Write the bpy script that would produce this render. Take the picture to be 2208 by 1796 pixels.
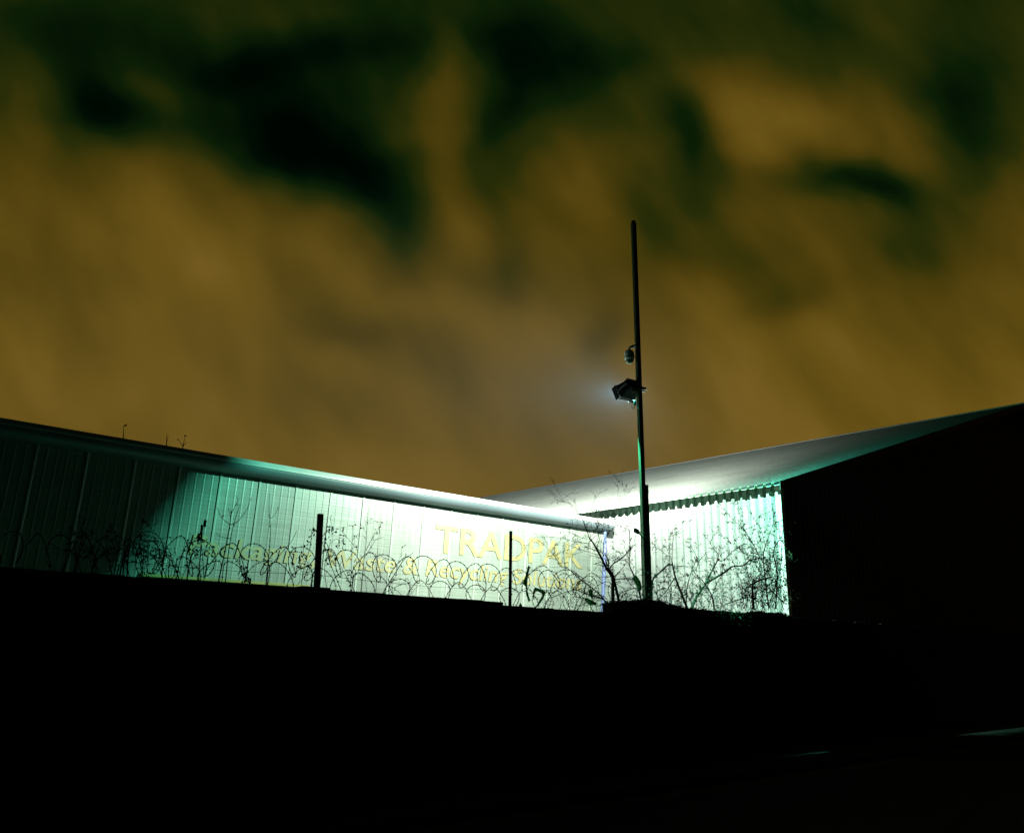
import bpy, math, random
from mathutils import Vector, Matrix, noise
R = math.radians
random.seed(7)
scene = bpy.context.scene
for o in list(bpy.data.objects): bpy.data.objects.remove(o)
C = scene.collection

# ------------------------------------------------------------------ camera
H = 1.6                                   # eye height
PITCH = R(14.62); FPX = 2100.0
cam = bpy.data.cameras.new('camera'); camo = bpy.data.objects.new('camera', cam); C.objects.link(camo)
camo.location = (0, 0, H); camo.rotation_euler = (R(90)+PITCH, 0, 0)
cam.sensor_width = 36; cam.lens = FPX/2208*36; cam.clip_end = 600; cam.clip_start = 0.05
scene.camera = camo

# ------------------------------------------------------------------ exposure
scene.view_settings.view_transform = 'Standard'; scene.view_settings.look = 'None'
scene.view_settings.exposure = 0; scene.view_settings.gamma = 1
scene.cycles.use_denoising = True
scene.cycles.max_bounces = 6; scene.cycles.volume_bounces = 0
scene.cycles.sample_clamp_indirect = 4
scene.cycles.sample_clamp_direct = 0

# site axes: s runs along the long shed and the brick wall, m runs away from the street
TH = R(45.6)
def ray(px, py):
    u = (px-1104)/FPX; v = (898-py)/FPX
    dx = u; dy = math.cos(PITCH)-v*math.sin(PITCH); dz = math.sin(PITCH)+v*math.cos(PITCH)
    c, s = math.cos(TH), math.sin(TH)
    return dx*c+dy*s, -dx*s+dy*c, dz
def at(px, py, m):                        # survey helper: the point of the site seen at that spot of the photo, on the vertical plane m
    d = ray(px, py); t = m/d[1]
    return Vector((d[0]*t, m, H+d[2]*t))

# ------------------------------------------------------------------ night sky
def build_world():
    w = bpy.data.worlds.new('World'); scene.world = w; w.use_nodes = True
    nt = w.node_tree; N = nt.nodes; L = nt.links; N.clear()
    out = N.new('ShaderNodeOutputWorld'); bg = N.new('ShaderNodeBackground')
    L.new(bg.outputs[0], out.inputs[0])
    tc = N.new('ShaderNodeTexCoord')
    sep = N.new('ShaderNodeSeparateXYZ'); L.new(tc.outputs['Generated'], sep.inputs[0])
    def mth(op, a, b=None, c=None, clamp=False):
        n = N.new('ShaderNodeMath'); n.operation = op; n.use_clamp = clamp
        for i, x in enumerate((a, b, c)):
            if x is None: continue
            if isinstance(x, (int, float)): n.inputs[i].default_value = x
            else: L.new(x, n.inputs[i])
        return n.outputs[0]
    y = mth('MAXIMUM', sep.outputs[1], 0.04)
    a = mth('DIVIDE', sep.outputs[0], y); e = mth('DIVIDE', sep.outputs[2], y)
    comb = N.new('ShaderNodeCombineXYZ'); L.new(a, comb.inputs[0]); L.new(e, comb.inputs[1])
    # drifting cloud warp
    nz = N.new('ShaderNodeTexNoise'); nz.inputs['Scale'].default_value = 3.2; nz.inputs['Detail'].default_value = 3
    L.new(comb.outputs[0], nz.inputs['Vector'])
    sub = N.new('ShaderNodeVectorMath'); sub.operation = 'SUBTRACT'; L.new(nz.outputs['Color'], sub.inputs[0]); sub.inputs[1].default_value = (.5, .5, .5)
    scl = N.new('ShaderNodeVectorMath'); scl.operation = 'SCALE'; L.new(sub.outputs[0], scl.inputs[0]); scl.inputs['Scale'].default_value = 0.20
    add = N.new('ShaderNodeVectorMath'); add.operation = 'ADD'; L.new(comb.outputs[0], add.inputs[0]); L.new(scl.outputs[0], add.inputs[1])
    P = add.outputs[0]
    def ae(px, py):
        u = (px-1104)/FPX; v = (898-py)/FPX; d = math.cos(PITCH)-v*math.sin(PITCH)
        return u/d, (math.sin(PITCH)+v*math.cos(PITCH))/d
    # clouds: (x, y, half width, half height, tilt, strength)
    blobs = [
        (690,345,175,90,-24,-.40),(560,255,220,105,-28,-.28),(800,460,65,120,18,-.22),(870,560,50,90,20,-.12),
        (225,215,120,75,-20,-.34),(520,120,330,70,-5,-.30),(1150,150,150,130,0,-.26),(1085,320,55,170,8,-.16),
        (1320,110,110,60,0,-.14),(1465,285,48,120,16,-.27),(1790,385,140,48,0,-.30),(1900,410,90,50,0,-.12),
        (2080,210,80,190,0,-.28),(1090,590,85,95,10,-.17),(1308,765,46,70,-12,-.14),(1660,640,70,60,10,-.15),
        (740,740,130,60,-20,-.15),(790,930,170,80,-10,-.10),(250,960,110,60,0,-.08),(1395,480,60,100,10,-.13),
        (680,640,200,60,-25,-.06),(1560,540,140,60,10,-.07),(1940,560,80,60,0,-.10),(2010,470,100,90,0,-.12),(120,60,150,80,0,-.1),
        (330,140,110,60,-12,.20),(955,215,75,110,4,.24),(1700,235,150,110,0,.26),(1400,140,90,90,20,.10),
        (330,520,230,140,-25,.12),(1010,500,60,110,18,.10),(1270,360,70,120,12,.07),(960,700,250,80,-15,.06),(1500,820,260,90,0,.05)]
    acc = None
    for (bx, by, bw, bh, rot, amp) in blobs:
        ca, ce = ae(bx, by)
        mp = N.new('ShaderNodeMapping'); mp.vector_type = 'TEXTURE'
        mp.inputs['Location'].default_value = (ca, ce, 0); mp.inputs['Rotation'].default_value = (0, 0, R(rot))
        k = 1.0/FPX*1.25
        mp.inputs['Scale'].default_value = (bw*k, bh*k, 1)
        L.new(P, mp.inputs['Vector'])
        ln = N.new('ShaderNodeVectorMath'); ln.operation = 'DOT_PRODUCT'; L.new(mp.outputs[0], ln.inputs[0]); L.new(mp.outputs[0], ln.inputs[1])
        g = mth('EXPONENT', mth('MULTIPLY', ln.outputs['Value'], -1.0))
        acc = mth('MULTIPLY_ADD', g, amp, acc if acc is not None else 0.0)
    # overall lift towards the horizon (town glow on the low cloud)
    base = mth('SUBTRACT', 0.91, mth('MULTIPLY', e, 0.70))
    t = mth('ADD', base, acc)
    # long streaks dragged by the exposure
    for rot, sx, sy, sc, amp, det in ((-58, 3.0, 1, 5.0, .30, 3), (-50, 2.2, 1, 9.5, .30, 4), (-68, 2.2, 1, 18.0, .14, 4), (-30, 1.6, 1, 3.0, .22, 3)):
        mp = N.new('ShaderNodeMapping'); mp.vector_type = 'TEXTURE'; mp.inputs['Rotation'].default_value = (0, 0, R(rot)); mp.inputs['Scale'].default_value = (sx, sy, 1)
        L.new(comb.outputs[0], mp.inputs['Vector'])
        n2 = N.new('ShaderNodeTexNoise'); n2.inputs['Scale'].default_value = sc; n2.inputs['Detail'].default_value = det; n2.inputs['Roughness'].default_value = .45
        L.new(mp.outputs[0], n2.inputs['Vector'])
        t = mth('MULTIPLY_ADD', mth('SUBTRACT', n2.outputs[0], .5), amp, t)
    # the glow hangs over the town ahead, the sky behind the street is unlit
    front = N.new('ShaderNodeMapRange'); front.interpolation_type = 'SMOOTHSTEP'
    L.new(sep.outputs[1], front.inputs[0]); front.inputs[1].default_value = 0.25; front.inputs[2].default_value = 0.72
    ramp = N.new('ShaderNodeValToRGB'); L.new(t, ramp.inputs[0])
    def lin(r, g, b): return tuple((x/255/12.92 if x/255 <= .04045 else ((x/255+.055)/1.055)**2.4) for x in (r, g, b)) + (1,)
    stops = [(0.0,(0,4,1)),(.14,(1,12,3)),(.28,(12,28,5)),(.42,(38,42,7)),(.56,(70,57,11)),(.72,(97,76,20)),(.88,(120,94,36)),(1.0,(128,103,44))]
    cr = ramp.color_ramp
    cr.elements[0].position = 0; cr.elements[0].color = lin(*stops[0][1])
    cr.elements[1].position = 1; cr.elements[1].color = lin(*stops[-1][1])
    for p, c in stops[1:-1]:
        el = cr.elements.new(p); el.color = lin(*c)
    mix = N.new('ShaderNodeMix'); mix.data_type = 'RGBA'; L.new(front.outputs[0], mix.inputs[0])
    mix.inputs[6].default_value = (.0004, .0012, .0005, 1); L.new(ramp.outputs[0], mix.inputs[7])
    L.new(mix.outputs[2], bg.inputs[0]); bg.inputs[1].default_value = 1.15
build_world()

# ------------------------------------------------------------------ helpers
def mat(name, col, rough=.6, metal=0, noise_amt=.25, nscale=3, bump=0, bscale=40, stretch=(1,1,1), emit=None, spec=.5, alpha=None, trans=0):
    m = bpy.data.materials.new(name); m.use_nodes = True
    nt = m.node_tree; N = nt.nodes; L = nt.links; b = N['Principled BSDF']
    b.inputs['Roughness'].default_value = rough; b.inputs['Metallic'].default_value = metal
    b.inputs['Specular IOR Level'].default_value = spec
    tc = N.new('ShaderNodeTexCoord'); mp = N.new('ShaderNodeMapping'); mp.inputs['Scale'].default_value = stretch
    L.new(tc.outputs['Object'], mp.inputs[0])
    n = N.new('ShaderNodeTexNoise'); n.inputs['Scale'].default_value = nscale; n.inputs['Detail'].default_value = 5
    L.new(mp.outputs[0], n.inputs['Vector'])
    r = N.new('ShaderNodeMapRange'); L.new(n.outputs[0], r.inputs[0]); r.inputs[1].default_value = .3; r.inputs[2].default_value = .7
    r.inputs[3].default_value = 1-noise_amt; r.inputs[4].default_value = 1
    mx = N.new('ShaderNodeVectorMath'); mx.operation = 'SCALE'; mx.inputs[0].default_value = col[:3]; L.new(r.outputs[0], mx.inputs['Scale'])
    L.new(mx.outputs[0], b.inputs['Base Color'])
    if bump:
        n2 = N.new('ShaderNodeTexNoise'); n2.inputs['Scale'].default_value = bscale; n2.inputs['Detail'].default_value = 4
        L.new(mp.outputs[0], n2.inputs['Vector'])
        bp = N.new('ShaderNodeBump'); bp.inputs['Strength'].default_value = bump; bp.inputs['Distance'].default_value = .02
        L.new(n2.outputs[0], bp.inputs['Height']); L.new(bp.outputs[0], b.inputs['Normal'])
    if emit:
        b.inputs['Emission Color'].default_value = (*emit[:3], 1); b.inputs['Emission Strength'].default_value = emit[3]
    if trans: b.inputs['Transmission Weight'].default_value = trans
    return m

def sheet_mat(name, col, metal=0, rough=.42, panels=False):
    """sheet cladding: faint horizontal milling lines, vertical dirt runs, slightly different panels"""
    m = mat(name, col, rough, metal, .0)
    nt = m.node_tree; N = nt.nodes; L = nt.links; b = N['Principled BSDF']
    tc = N.new('ShaderNodeTexCoord')
    def nz(sc, stretch, det=3):
        mp = N.new('ShaderNodeMapping'); mp.inputs['Scale'].default_value = stretch; L.new(tc.outputs['Object'], mp.inputs[0])
        n = N.new('ShaderNodeTexNoise'); n.inputs['Scale'].default_value = sc; n.inputs['Detail'].default_value = det
        L.new(mp.outputs[0], n.inputs['Vector']); return n.outputs[0]
    lines = nz(1, (.8, .8, 34), 3); runs = nz(1, (9, 9, .5), 4); big = nz(.7, (1, 1, 1), 3)
    def mr(x, lo, hi, a, c):
        r = N.new('ShaderNodeMapRange'); L.new(x, r.inputs[0]); r.inputs[1].default_value = lo; r.inputs[2].default_value = hi
        r.inputs[3].default_value = a; r.inputs[4].default_value = c; return r.outputs[0]
    def mul(a, c):
        n = N.new('ShaderNodeMath'); n.operation = 'MULTIPLY'; L.new(a, n.inputs[0]); L.new(c, n.inputs[1]); return n.outputs[0]
    f = mul(mul(mr(lines, .35, .65, .78, 1), mr(runs, .3, .75, .78, 1)), mr(big, .3, .7, .8, 1))
    if panels:                               # every sheet weathered to its own tone
        sp = N.new('ShaderNodeSeparateXYZ'); L.new(tc.outputs['Object'], sp.inputs[0])
        a = N.new('ShaderNodeMath'); a.operation = 'MULTIPLY_ADD'; L.new(sp.outputs[2], a.inputs[0]); a.inputs[1].default_value = -.075; L.new(sp.outputs[0], a.inputs[2])
        c = N.new('ShaderNodeMath'); c.operation = 'MULTIPLY_ADD'; L.new(a.outputs[0], c.inputs[0]); c.inputs[1].default_value = 1/.785; c.inputs[2].default_value = (8 - 8.51 + .075*5.03)/.785
        fl_ = N.new('ShaderNodeMath'); fl_.operation = 'FLOOR'; L.new(c.outputs[0], fl_.inputs[0])
        wn = N.new('ShaderNodeTexWhiteNoise'); wn.noise_dimensions = '1D'; L.new(fl_.outputs[0], wn.inputs['W'])
        f = mul(f, mr(wn.outputs['Value'], 0, 1, .74, 1.0))
    sc = N.new('ShaderNodeVectorMath'); sc.operation = 'SCALE'; sc.inputs[0].default_value = col[:3]; L.new(f, sc.inputs['Scale'])
    L.new(sc.outputs[0], b.inputs['Base Color'])
    bp = N.new('ShaderNodeBump'); bp.inputs['Strength'].default_value = .25; bp.inputs['Distance'].default_value = .01
    L.new(lines, bp.inputs['Height']); L.new(bp.outputs[0], b.inputs['Normal'])
    return m

def brick_mat():
    m = bpy.data.materials.new('darkened_brick'); m.use_nodes = True
    nt = m.node_tree; N = nt.nodes; L = nt.links; b = N['Principled BSDF']; b.inputs['Roughness'].default_value = .95
    b.inputs['Specular IOR Level'].default_value = .1
    tc = N.new('ShaderNodeTexCoord'); mp = N.new('ShaderNodeMapping'); mp.inputs['Rotation'].default_value = (R(90), 0, 0)
    L.new(tc.outputs['Object'], mp.inputs[0])
    br = N.new('ShaderNodeTexBrick'); L.new(mp.outputs[0], br.inputs['Vector'])
    br.inputs['Color1'].default_value = (.075, .038, .026, 1); br.inputs['Color2'].default_value = (.045, .026, .02, 1); br.inputs['Mortar'].default_value = (.07, .065, .055, 1)  # very dark bricks: shade of the unlit street side put into the colour
    br.inputs['Scale'].default_value = 1; br.inputs['Brick Width'].default_value = .225; br.inputs['Row Height'].default_value = .075; br.inputs['Mortar Size'].default_value = .006
    n = N.new('ShaderNodeTexNoise'); n.inputs['Scale'].default_value = 6; n.inputs['Detail'].default_value = 6; L.new(tc.outputs['Object'], n.inputs['Vector'])
    mx = N.new('ShaderNodeMix'); mx.data_type = 'RGBA'; mx.blend_type = 'MULTIPLY'; mx.inputs[0].default_value = .7
    L.new(br.outputs[0], mx.inputs[6]); L.new(n.outputs[0], mx.inputs[7]); L.new(mx.outputs[2], b.inputs['Base Color'])
    bp = N.new('ShaderNodeBump'); bp.inputs['Strength'].default_value = .6; bp.inputs['Distance'].default_value = .01; bp.invert = True
    L.new(br.outputs['Fac'], bp.inputs['Height']); L.new(bp.outputs[0], b.inputs['Normal'])
    return m

M = {
    'panel': sheet_mat('pale_green_cladding', (.265, .365, .315), panels=True),
    'panel_rib': mat('cladding_joint', (.27, .36, .315), .35, noise_amt=.1),
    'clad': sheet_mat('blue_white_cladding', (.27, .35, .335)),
    'groove': sheet_mat('cladding_groove_shade', (.15, .225, .21)),  # darker copy of the cladding, shade of the rib grooves painted in
    'clad_shade': sheet_mat('gable_cladding_shade', (.014, .019, .018), rough=.7),  # near-black copy of the cladding, the unlit side's shade is in the colour
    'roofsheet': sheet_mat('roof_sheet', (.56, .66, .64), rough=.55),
    'rooftrough': sheet_mat('roof_sheet_trough_shade', (.17, .235, .22), rough=.7),  # darker between the crowns, rib shading put into the colour
    'roofbounce': mat('sheet_underside_bounce', (.34, .82, .46), .6, noise_amt=.15),  # bright green underside, bounced light under the eave put into the colour
    'roofdark': mat('roof_felt', (.09, .10, .10), .9, bump=.3),
    'flash': mat('white_flashing', (.36, .40, .385), .35, noise_amt=.12),
    'gutter': mat('grey_gutter', (.085, .13, .145), .38, noise_amt=.2, stretch=(.3, 1, 1)),
    'bluepipe': mat('blue_downpipe', (.10, .16, .34), .4),
    'yellow': mat('yellow_lettering', (.255, .275, .13), .6, noise_amt=.3, nscale=5),
    'yellowtrim': mat('yellow_trim', (.22, .23, .04), .6),
    'brick': brick_mat(),
    'coping': mat('darkened_coping', (.05, .045, .04), .95, noise_amt=.5, bump=.5, spec=.1),  # darkened like the brick, night shade included in the colour
    'pole': mat('green_painted_steel', (.016, .070, .032), .5, noise_amt=.3, nscale=6),
    'iron': mat('rusty_post', (.035, .025, .018), .85, noise_amt=.4, nscale=20, spec=.2),
    'wire': mat('razor_wire', (.05, .06, .05), .5, .4),
    'bark': mat('bark', (.035, .04, .022), .9, noise_amt=.5, nscale=30, spec=.15),
    'twig': mat('twig', (.055, .045, .03), .9, noise_amt=.3, nscale=30, spec=.15),
    'leaf': mat('leaf', (.025, .075, .03), .6, noise_amt=.4, nscale=12, spec=.3),
    'lamp_body': mat('lamp_housing', (.015, .015, .017), .45, .2, noise_amt=.2),
    'galv': mat('galvanised_bracket', (.35, .38, .38), .35, .8, noise_amt=.2),
    'glass_lit': mat('lit_lamp_glass', (.8, .9, 1), .3, emit=(.85, .95, 1, 6)),
    'camwhite': mat('camera_housing', (.90, .93, .90), .4, noise_amt=.12),
    'camdome': mat('camera_dome', (.10, .22, .12), .12, spec=.8),
    'black': mat('black_plastic', (.012, .012, .012), .5),
    'asphalt': mat('asphalt', (.028, .032, .028), .95, noise_amt=.35, bump=.4, bscale=120, spec=.15),
    'paving': mat('paving', (.035, .036, .032), .95, noise_amt=.35, bump=.3, spec=.15),
    'yard': mat('yard_concrete', (.07, .11, .08), .9, noise_amt=.4, bump=.2),
    'kerb': mat('kerb_stone', (.045, .045, .042), .9, spec=.15),
    'soil': mat('soil', (.03, .028, .02), 1, noise_amt=.4, bump=.5, spec=.1),
    'line': mat('road_paint', (.30, .28, .12), .8, noise_amt=.4, nscale=9, spec=.2),
    'plastic': None,
}
def film_mat():
    m = bpy.data.materials.new('torn_plastic_film'); m.use_nodes = True
    nt = m.node_tree; N = nt.nodes; L = nt.links; b = N['Principled BSDF']
    b.inputs['Base Color'].default_value = (.03, .16, .05, 1); b.inputs['Roughness'].default_value = .45
    tr = N.new('ShaderNodeBsdfTranslucent'); tr.inputs[0].default_value = (.05, .30, .10, 1)
    mx = N.new('ShaderNodeMixShader'); n = N.new('ShaderNodeTexNoise'); n.inputs['Scale'].default_value = 9
    tc = N.new('ShaderNodeTexCoord'); L.new(tc.outputs['Object'], n.inputs['Vector'])
    L.new(n.outputs[0], mx.inputs[0]); L.new(b.outputs[0], mx.inputs[1]); L.new(tr.outputs[0], mx.inputs[2])
    L.new(mx.outputs[0], N['Material Output'].inputs[0]); return m
M['plastic'] = film_mat()

class MB:
    """collects vertices (site coordinates s, m, z) and faces for ONE mesh"""
    def __init__(self): self.v = []; self.f = []
    def add(self, vs, fs):
        b = len(self.v); self.v += [Vector(p) for p in vs]; self.f += [[b+i for i in f] for f in fs]
    def box(self, a, b, taper=None):
        x0, y0, z0 = a; x1, y1, z1 = b
        self.add([(x0,y0,z0),(x1,y0,z0),(x1,y1,z0),(x0,y1,z0),(x0,y0,z1),(x1,y0,z1),(x1,y1,z1),(x0,y1,z1)],
                 [(0,3,2,1),(4,5,6,7),(0,1,5,4),(1,2,6,5),(2,3,7,6),(3,0,4,7)])
    def obox(self, c, X, Y, Z, hx, hy, hz):
        c = Vector(c); vs = []
        for k in (-1, 1):
            for (i, j) in ((-1,-1),(1,-1),(1,1),(-1,1)):
                vs.append(c + X*hx*i + Y*hy*j + Z*hz*k)
        self.add(vs, [(0,3,2,1),(4,5,6,7),(0,1,5,4),(1,2,6,5),(2,3,7,6),(3,0,4,7)])
    def tube(self, pts, rad, n=6, cap=True):
        pts = [Vector(p) for p in pts]
        if isinstance(rad, (int, float)): rad = [rad]*len(pts)
        b = len(self.v); prev = None
        for i, p in enumerate(pts):
            d = (pts[min(i+1, len(pts)-1)] - pts[max(i-1, 0)])
            if d.length < 1e-9: d = Vector((0, 0, 1))
            d.normalize()
            if prev is None:
                u = d.cross(Vector((0, 0, 1)));
                if u.length < 1e-3: u = d.cross(Vector((1, 0, 0)))
            else:
                u = prev - d*prev.dot(d)
                if u.length < 1e-6: u = d.cross(Vector((0, 0, 1)))
            u.normalize(); prev = u; w = d.cross(u)
            for k in range(n):
                a = 2*math.pi*k/n
                self.v.append(p + (u*math.cos(a)+w*math.sin(a))*rad[i])
        for i in range(len(pts)-1):
            for k in range(n):
                self.f.append([b+i*n+k, b+i*n+(k+1) % n, b+(i+1)*n+(k+1) % n, b+(i+1)*n+k])
        if cap:
            self.f.append([b+k for k in range(n)][::-1]); e = b+(len(pts)-1)*n; self.f.append([e+k for k in range(n)])
    def sweep(self, profile, path):
        """closed profile (list of (m,z) offsets) swept along the s axis between path positions"""
        n = len(profile); b = len(self.v)
        for s in path:
            for (m_, z_) in profile: self.v.append(Vector((s, m_, z_)))
        for i in range(len(path)-1):
            for k in range(n):
                self.f.append([b+i*n+k, b+i*n+(k+1) % n, b+(i+1)*n+(k+1) % n, b+(i+1)*n+k])
        self.f.append([b+k for k in range(n)]); e = b+(len(path)-1)*n; self.f.append([e+k for k in range(n)][::-1])
    def lathe(self, c, prof, n=20, axis=None):
        c = Vector(c); Z = (axis or Vector((0, 0, 1))).normalized(); X = Z.orthogonal().normalized(); Y = Z.cross(X)
        b = len(self.v)
        for (r, z) in prof:
            for k in range(n):
                a = 2*math.pi*k/n; self.v.append(c + X*r*math.cos(a) + Y*r*math.sin(a) + Z*z)
        for i in range(len(prof)-1):
            for k in range(n):
                self.f.append([b+i*n+k, b+i*n+(k+1) % n, b+(i+1)*n+(k+1) % n, b+(i+1)*n+k])
        self.f.append([b+k for k in range(n)][::-1]); e = b+(len(prof)-1)*n; self.f.append([e+k for k in range(n)])
    def build(self, name, m, parent=None, base=None, smooth=False):
        me = bpy.data.meshes.new(name); o = bpy.data.objects.new(name, me); C.objects.link(o)
        if parent is not None:
            root = parent
            while root.parent: root = root.parent
            base = Vector(root['_base'])
        base = Vector(base if base is not None else (0, 0, 0))
        me.from_pydata([tuple(p-base) for p in self.v], [], self.f); me.materials.append(m)
        if smooth:
            for p in me.polygons: p.use_smooth = True
        me.update()
        if parent is not None: o.parent = parent
        else:
            place(o, base)
        return o
def world(p): return Matrix.Rotation(TH, 3, 'Z') @ Vector(p)
def place(o, base):
    o.location = world(base); o.rotation_euler = (0, 0, TH); o['_base'] = list(base)
def tag(o, label=None, cat=None, group=None, kind=None):
    if label: o['label'] = label
    if cat: o['category'] = cat
    if group: o['group'] = group
    if kind: o['kind'] = kind
    return o
def thing(name, base, label, cat, group=None):
    o = bpy.data.objects.new(name, None); C.objects.link(o); o.empty_display_size = .3; place(o, base)
    return tag(o, label, cat, group)

# ------------------------------------------------------------------ setting: ground, road, pavement
g = MB(); g.box((-80, 10.73, -.30), (110, 110, 0.0)); tag(g.build('yard_ground', M['yard']), kind='structure')
g = MB(); g.box((-80, -80, -.40), (110, 10.73, -.13)); tag(g.build('ground', M['soil']), kind='structure')
g = MB(); g.box((-80, 1.9, -.12), (110, 8.6, -.04)); tag(g.build('road', M['asphalt']), kind='structure')
g = MB(); g.box((-80, 8.75, -.12), (110, 10.5, .08)); tag(g.build('pavement', M['paving']), kind='structure')
g = MB()
for i in range(-40, 60): g.box((i*.915, 8.6, -.12), (i*.915+.905, 8.745, .085))
tag(g.build('kerb', M['kerb']), kind='structure')
g = MB(); g.box((-80, -3, -.12), (110, 1.75, .08)); tag(g.build('near_pavement', M['paving']), kind='structure')
g = MB(); g.box((-80, 1.76, -.12), (110, 1.9, .085)); tag(g.build('near_kerb', M['kerb']), kind='structure')
g = MB(); g.box((-80, 8.25, -.036), (110, 8.33, -.034)); g.box((-80, 8.42, -.036), (110, 8.50, -.034)); tag(g.build('road_marking', M['line']), kind='structure')

# ------------------------------------------------------------------ long shed on the left
LM = 15.53; LZ = 5.03                        # facade plane, top of the cladding under the gutter
SH = .075                                    # the sheets hang a few degrees out of plumb
def lean(s, z): return s - SH*(LZ - z)
shed = thing('warehouse', (8, LM, 0), 'long low warehouse clad in pale green sheets with yellow painted lettering, left of the pole', 'warehouse')
S0, S1 = -22.0, 19.22
w = MB(); PW = .785; xs = []
x = 8.51
while x > S0: x -= PW
prof = []
rnd = random.Random(3)
prof.append((S0, 0))
joints = []
while x < S1:
    if x > S0+.1 and x < S1-.1:
        joints.append(x)
        for q in (.2, .4, .6, .8):           # shallow swages inside a panel
            c = x + PW*q
            if c < S1-.15: prof += [(c-.02, 0), (c-.01, -.0025), (c+.01, -.0025), (c+.02, 0)]
    x += PW
prof.append((S1, 0))
zs = [0, .9, 1.8, 2.5, 3.0, 3.5, 4.0, 4.5, LZ]
nP = len(prof)
for z in zs:
    for (s, dm) in prof: w.v.append(Vector((lean(s, z), LM+dm+.006*noise.noise(Vector((s*.9, z*1.3, 0))), z)))
for j in range(len(zs)-1):
    for i in range(nP-1): w.f.append([j*nP+i, j*nP+i+1, (j+1)*nP+i+1, (j+1)*nP+i])
# end and back walls, body behind the facade
w.add([(lean(S1, 0), LM, 0), (S1-.05, LM+16, 0), (S1, LM+16, LZ), (S1, LM, LZ), (S0, LM, 0), (S0, LM+16, 0), (S0, LM+16, LZ), (S0, LM, LZ)],
      [(0, 1, 2, 3), (5, 4, 7, 6), (1, 5, 6, 2)])
w.build('wall', M['panel'], shed)
for x in joints:
    if x < 2: continue
    w = MB()
    a = [(lean(x-.024, 0), LM-.006, 0), (lean(x-.016, 0), LM-.011, 0), (lean(x+.016, 0), LM-.011, 0), (lean(x+.024, 0), LM-.006, 0),
         (x-.024, LM-.006, LZ), (x-.016, LM-.011, LZ), (x+.016, LM-.011, LZ), (x+.024, LM-.006, LZ)]
    w.add(a, [(0, 1, 5, 4), (1, 2, 6, 5), (2, 3, 7, 6)])
    w.build('cladding_joint', M['panel_rib'], shed)
# roof, edge capping, box gutter with a rounded belly
r = MB(); r.sweep([(LM-.20, 5.20), (LM-.20, 5.235), (LM+8, 5.66), (LM+16, 5.235), (LM+16, 5.20), (LM+8, 5.62)], [S0, S1+.1])
rf = r.build('roof', M['roofsheet'], shed)
r = MB()
r.sweep([(LM-.245, 5.150), (LM-.245, 5.185), (LM-.20, 5.262), (LM+.05, 5.275), (LM+.05, 5.240), (LM-.205, 5.238)], [S0, S1+.12])
r.build('roof_edge_capping', M['flash'], shed)
gt = MB(); arc = []
for i in range(9):
    a = R(180 + i*90/8*1.0); arc.append((LM-.215+.0 + .175*0 + (.16*math.cos(a))+.16-.02, 5.145+.155*math.sin(a)))
arc = [(LM-.235, 5.145)] + arc[1:] + [(LM-.01, 4.985), (LM-.01, 5.145)]
gt.sweep(arc, [S0, S1+.10]); gt.build('gutter', M['gutter'], shed, smooth=False)
s_ = MB(); s_.box((S0, LM-.20, 5.148), (S1+.05, LM+.02, 5.19)); s_.build('soffit_board', M['roofdark'], shed)
# gutter stop end and blue downpipe
p = MB(); top = at(1309, 1140, LM); bot = at(1298, 1312, LM); d_ = (bot-top)
pts = [Vector((19.10, LM-.10, 4.985)), Vector((19.12, LM-.09, 4.90)), Vector((19.16, LM-.05, 4.80))]
pts += [Vector((19.165-.10*(4.8-z), LM-.055, z)) for z in (4.6, 4, 3.4, 2.8, 1.5, .1)]
p.tube(pts, [.035]*3+[.048]*6, 10); dp = p.build('downpipe', M['bluepipe'], shed, smooth=True)
for z in (4.3, 2.7, 1.2):
    p = MB(); sx = 19.165-.10*(4.8-z); p.box((sx-.075, LM-.06, z-.02), (sx+.075, LM-.002, z+.02)); p.build('pipe_clip', M['galv'], dp)
y_ = MB()
zz = 3.115
y_.box((7.2, LM-.030, zz-.022), (10.45, LM-.012, zz+.022)); y_.build('yellow_trim', M['yellowtrim'], shed)

def lettering(txt, s0, z0, cap, width, name, tilt, weight=.0, shear=0):
    cu = bpy.data.curves.new(name, 'FONT'); cu.body = txt; cu.size = 1; cu.extrude = 0; cu.offset = weight; cu.shear = shear
    tmp = bpy.data.objects.new('tmp_text', cu); C.objects.link(tmp)
    bpy.context.view_layer.update()
    me = tmp.to_mesh(); vs = [v.co.copy() for v in me.vertices]; fs = [list(f.vertices) for f in me.polygons]
    tmp.to_mesh_clear(); bpy.data.objects.remove(tmp)
    x0 = min(v.x for v in vs); x1 = max(v.x for v in vs); caph = .70
    iv_ = sorted((min(vs[k].x for k in f), max(vs[k].x for k in f)) for f in fs); cuts = []; hi = iv_[0][1]
    for a_, b_ in iv_:
        if a_ - hi > .17: cuts.append((a_+hi)/2)
        hi = max(hi, b_)
    edges = [-1e9] + cuts + [1e9]
    out = []
    for v in vs:
        fx = (v.x-x0)/(x1-x0); s = s0 + fx*width; z = z0 + v.y/caph*cap + tilt*fx
        out.append(Vector((s-SH*(z0+cap-z), LM-.0135, z)))
    for a_, b_ in zip(edges, edges[1:]):
        mb = MB(); fw = [f for f in fs if a_ < vs[f[0]].x < b_]; used = sorted({k for f in fw for k in f}); ix = {k: q for q, k in enumerate(used)}
        if not fw: continue
        mb.add([out[k] for k in used], [[ix[k] for k in f] for f in fw])
        mb.add([out[k] + Vector((0, .004, 0)) for k in used], [[ix[k] for k in f][::-1] for f in fw])
        mb.build(name, M['yellow'], shed)
lettering('TRADPAK', 13.56, 4.02, .58, 4.80, 'lettering', 0.0, .012)
lettering('Packaging, Waste & Recycling Solutions', 8.02, 3.52, .34, 10.25, 'lettered_word', -.02, .012, .12)

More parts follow.
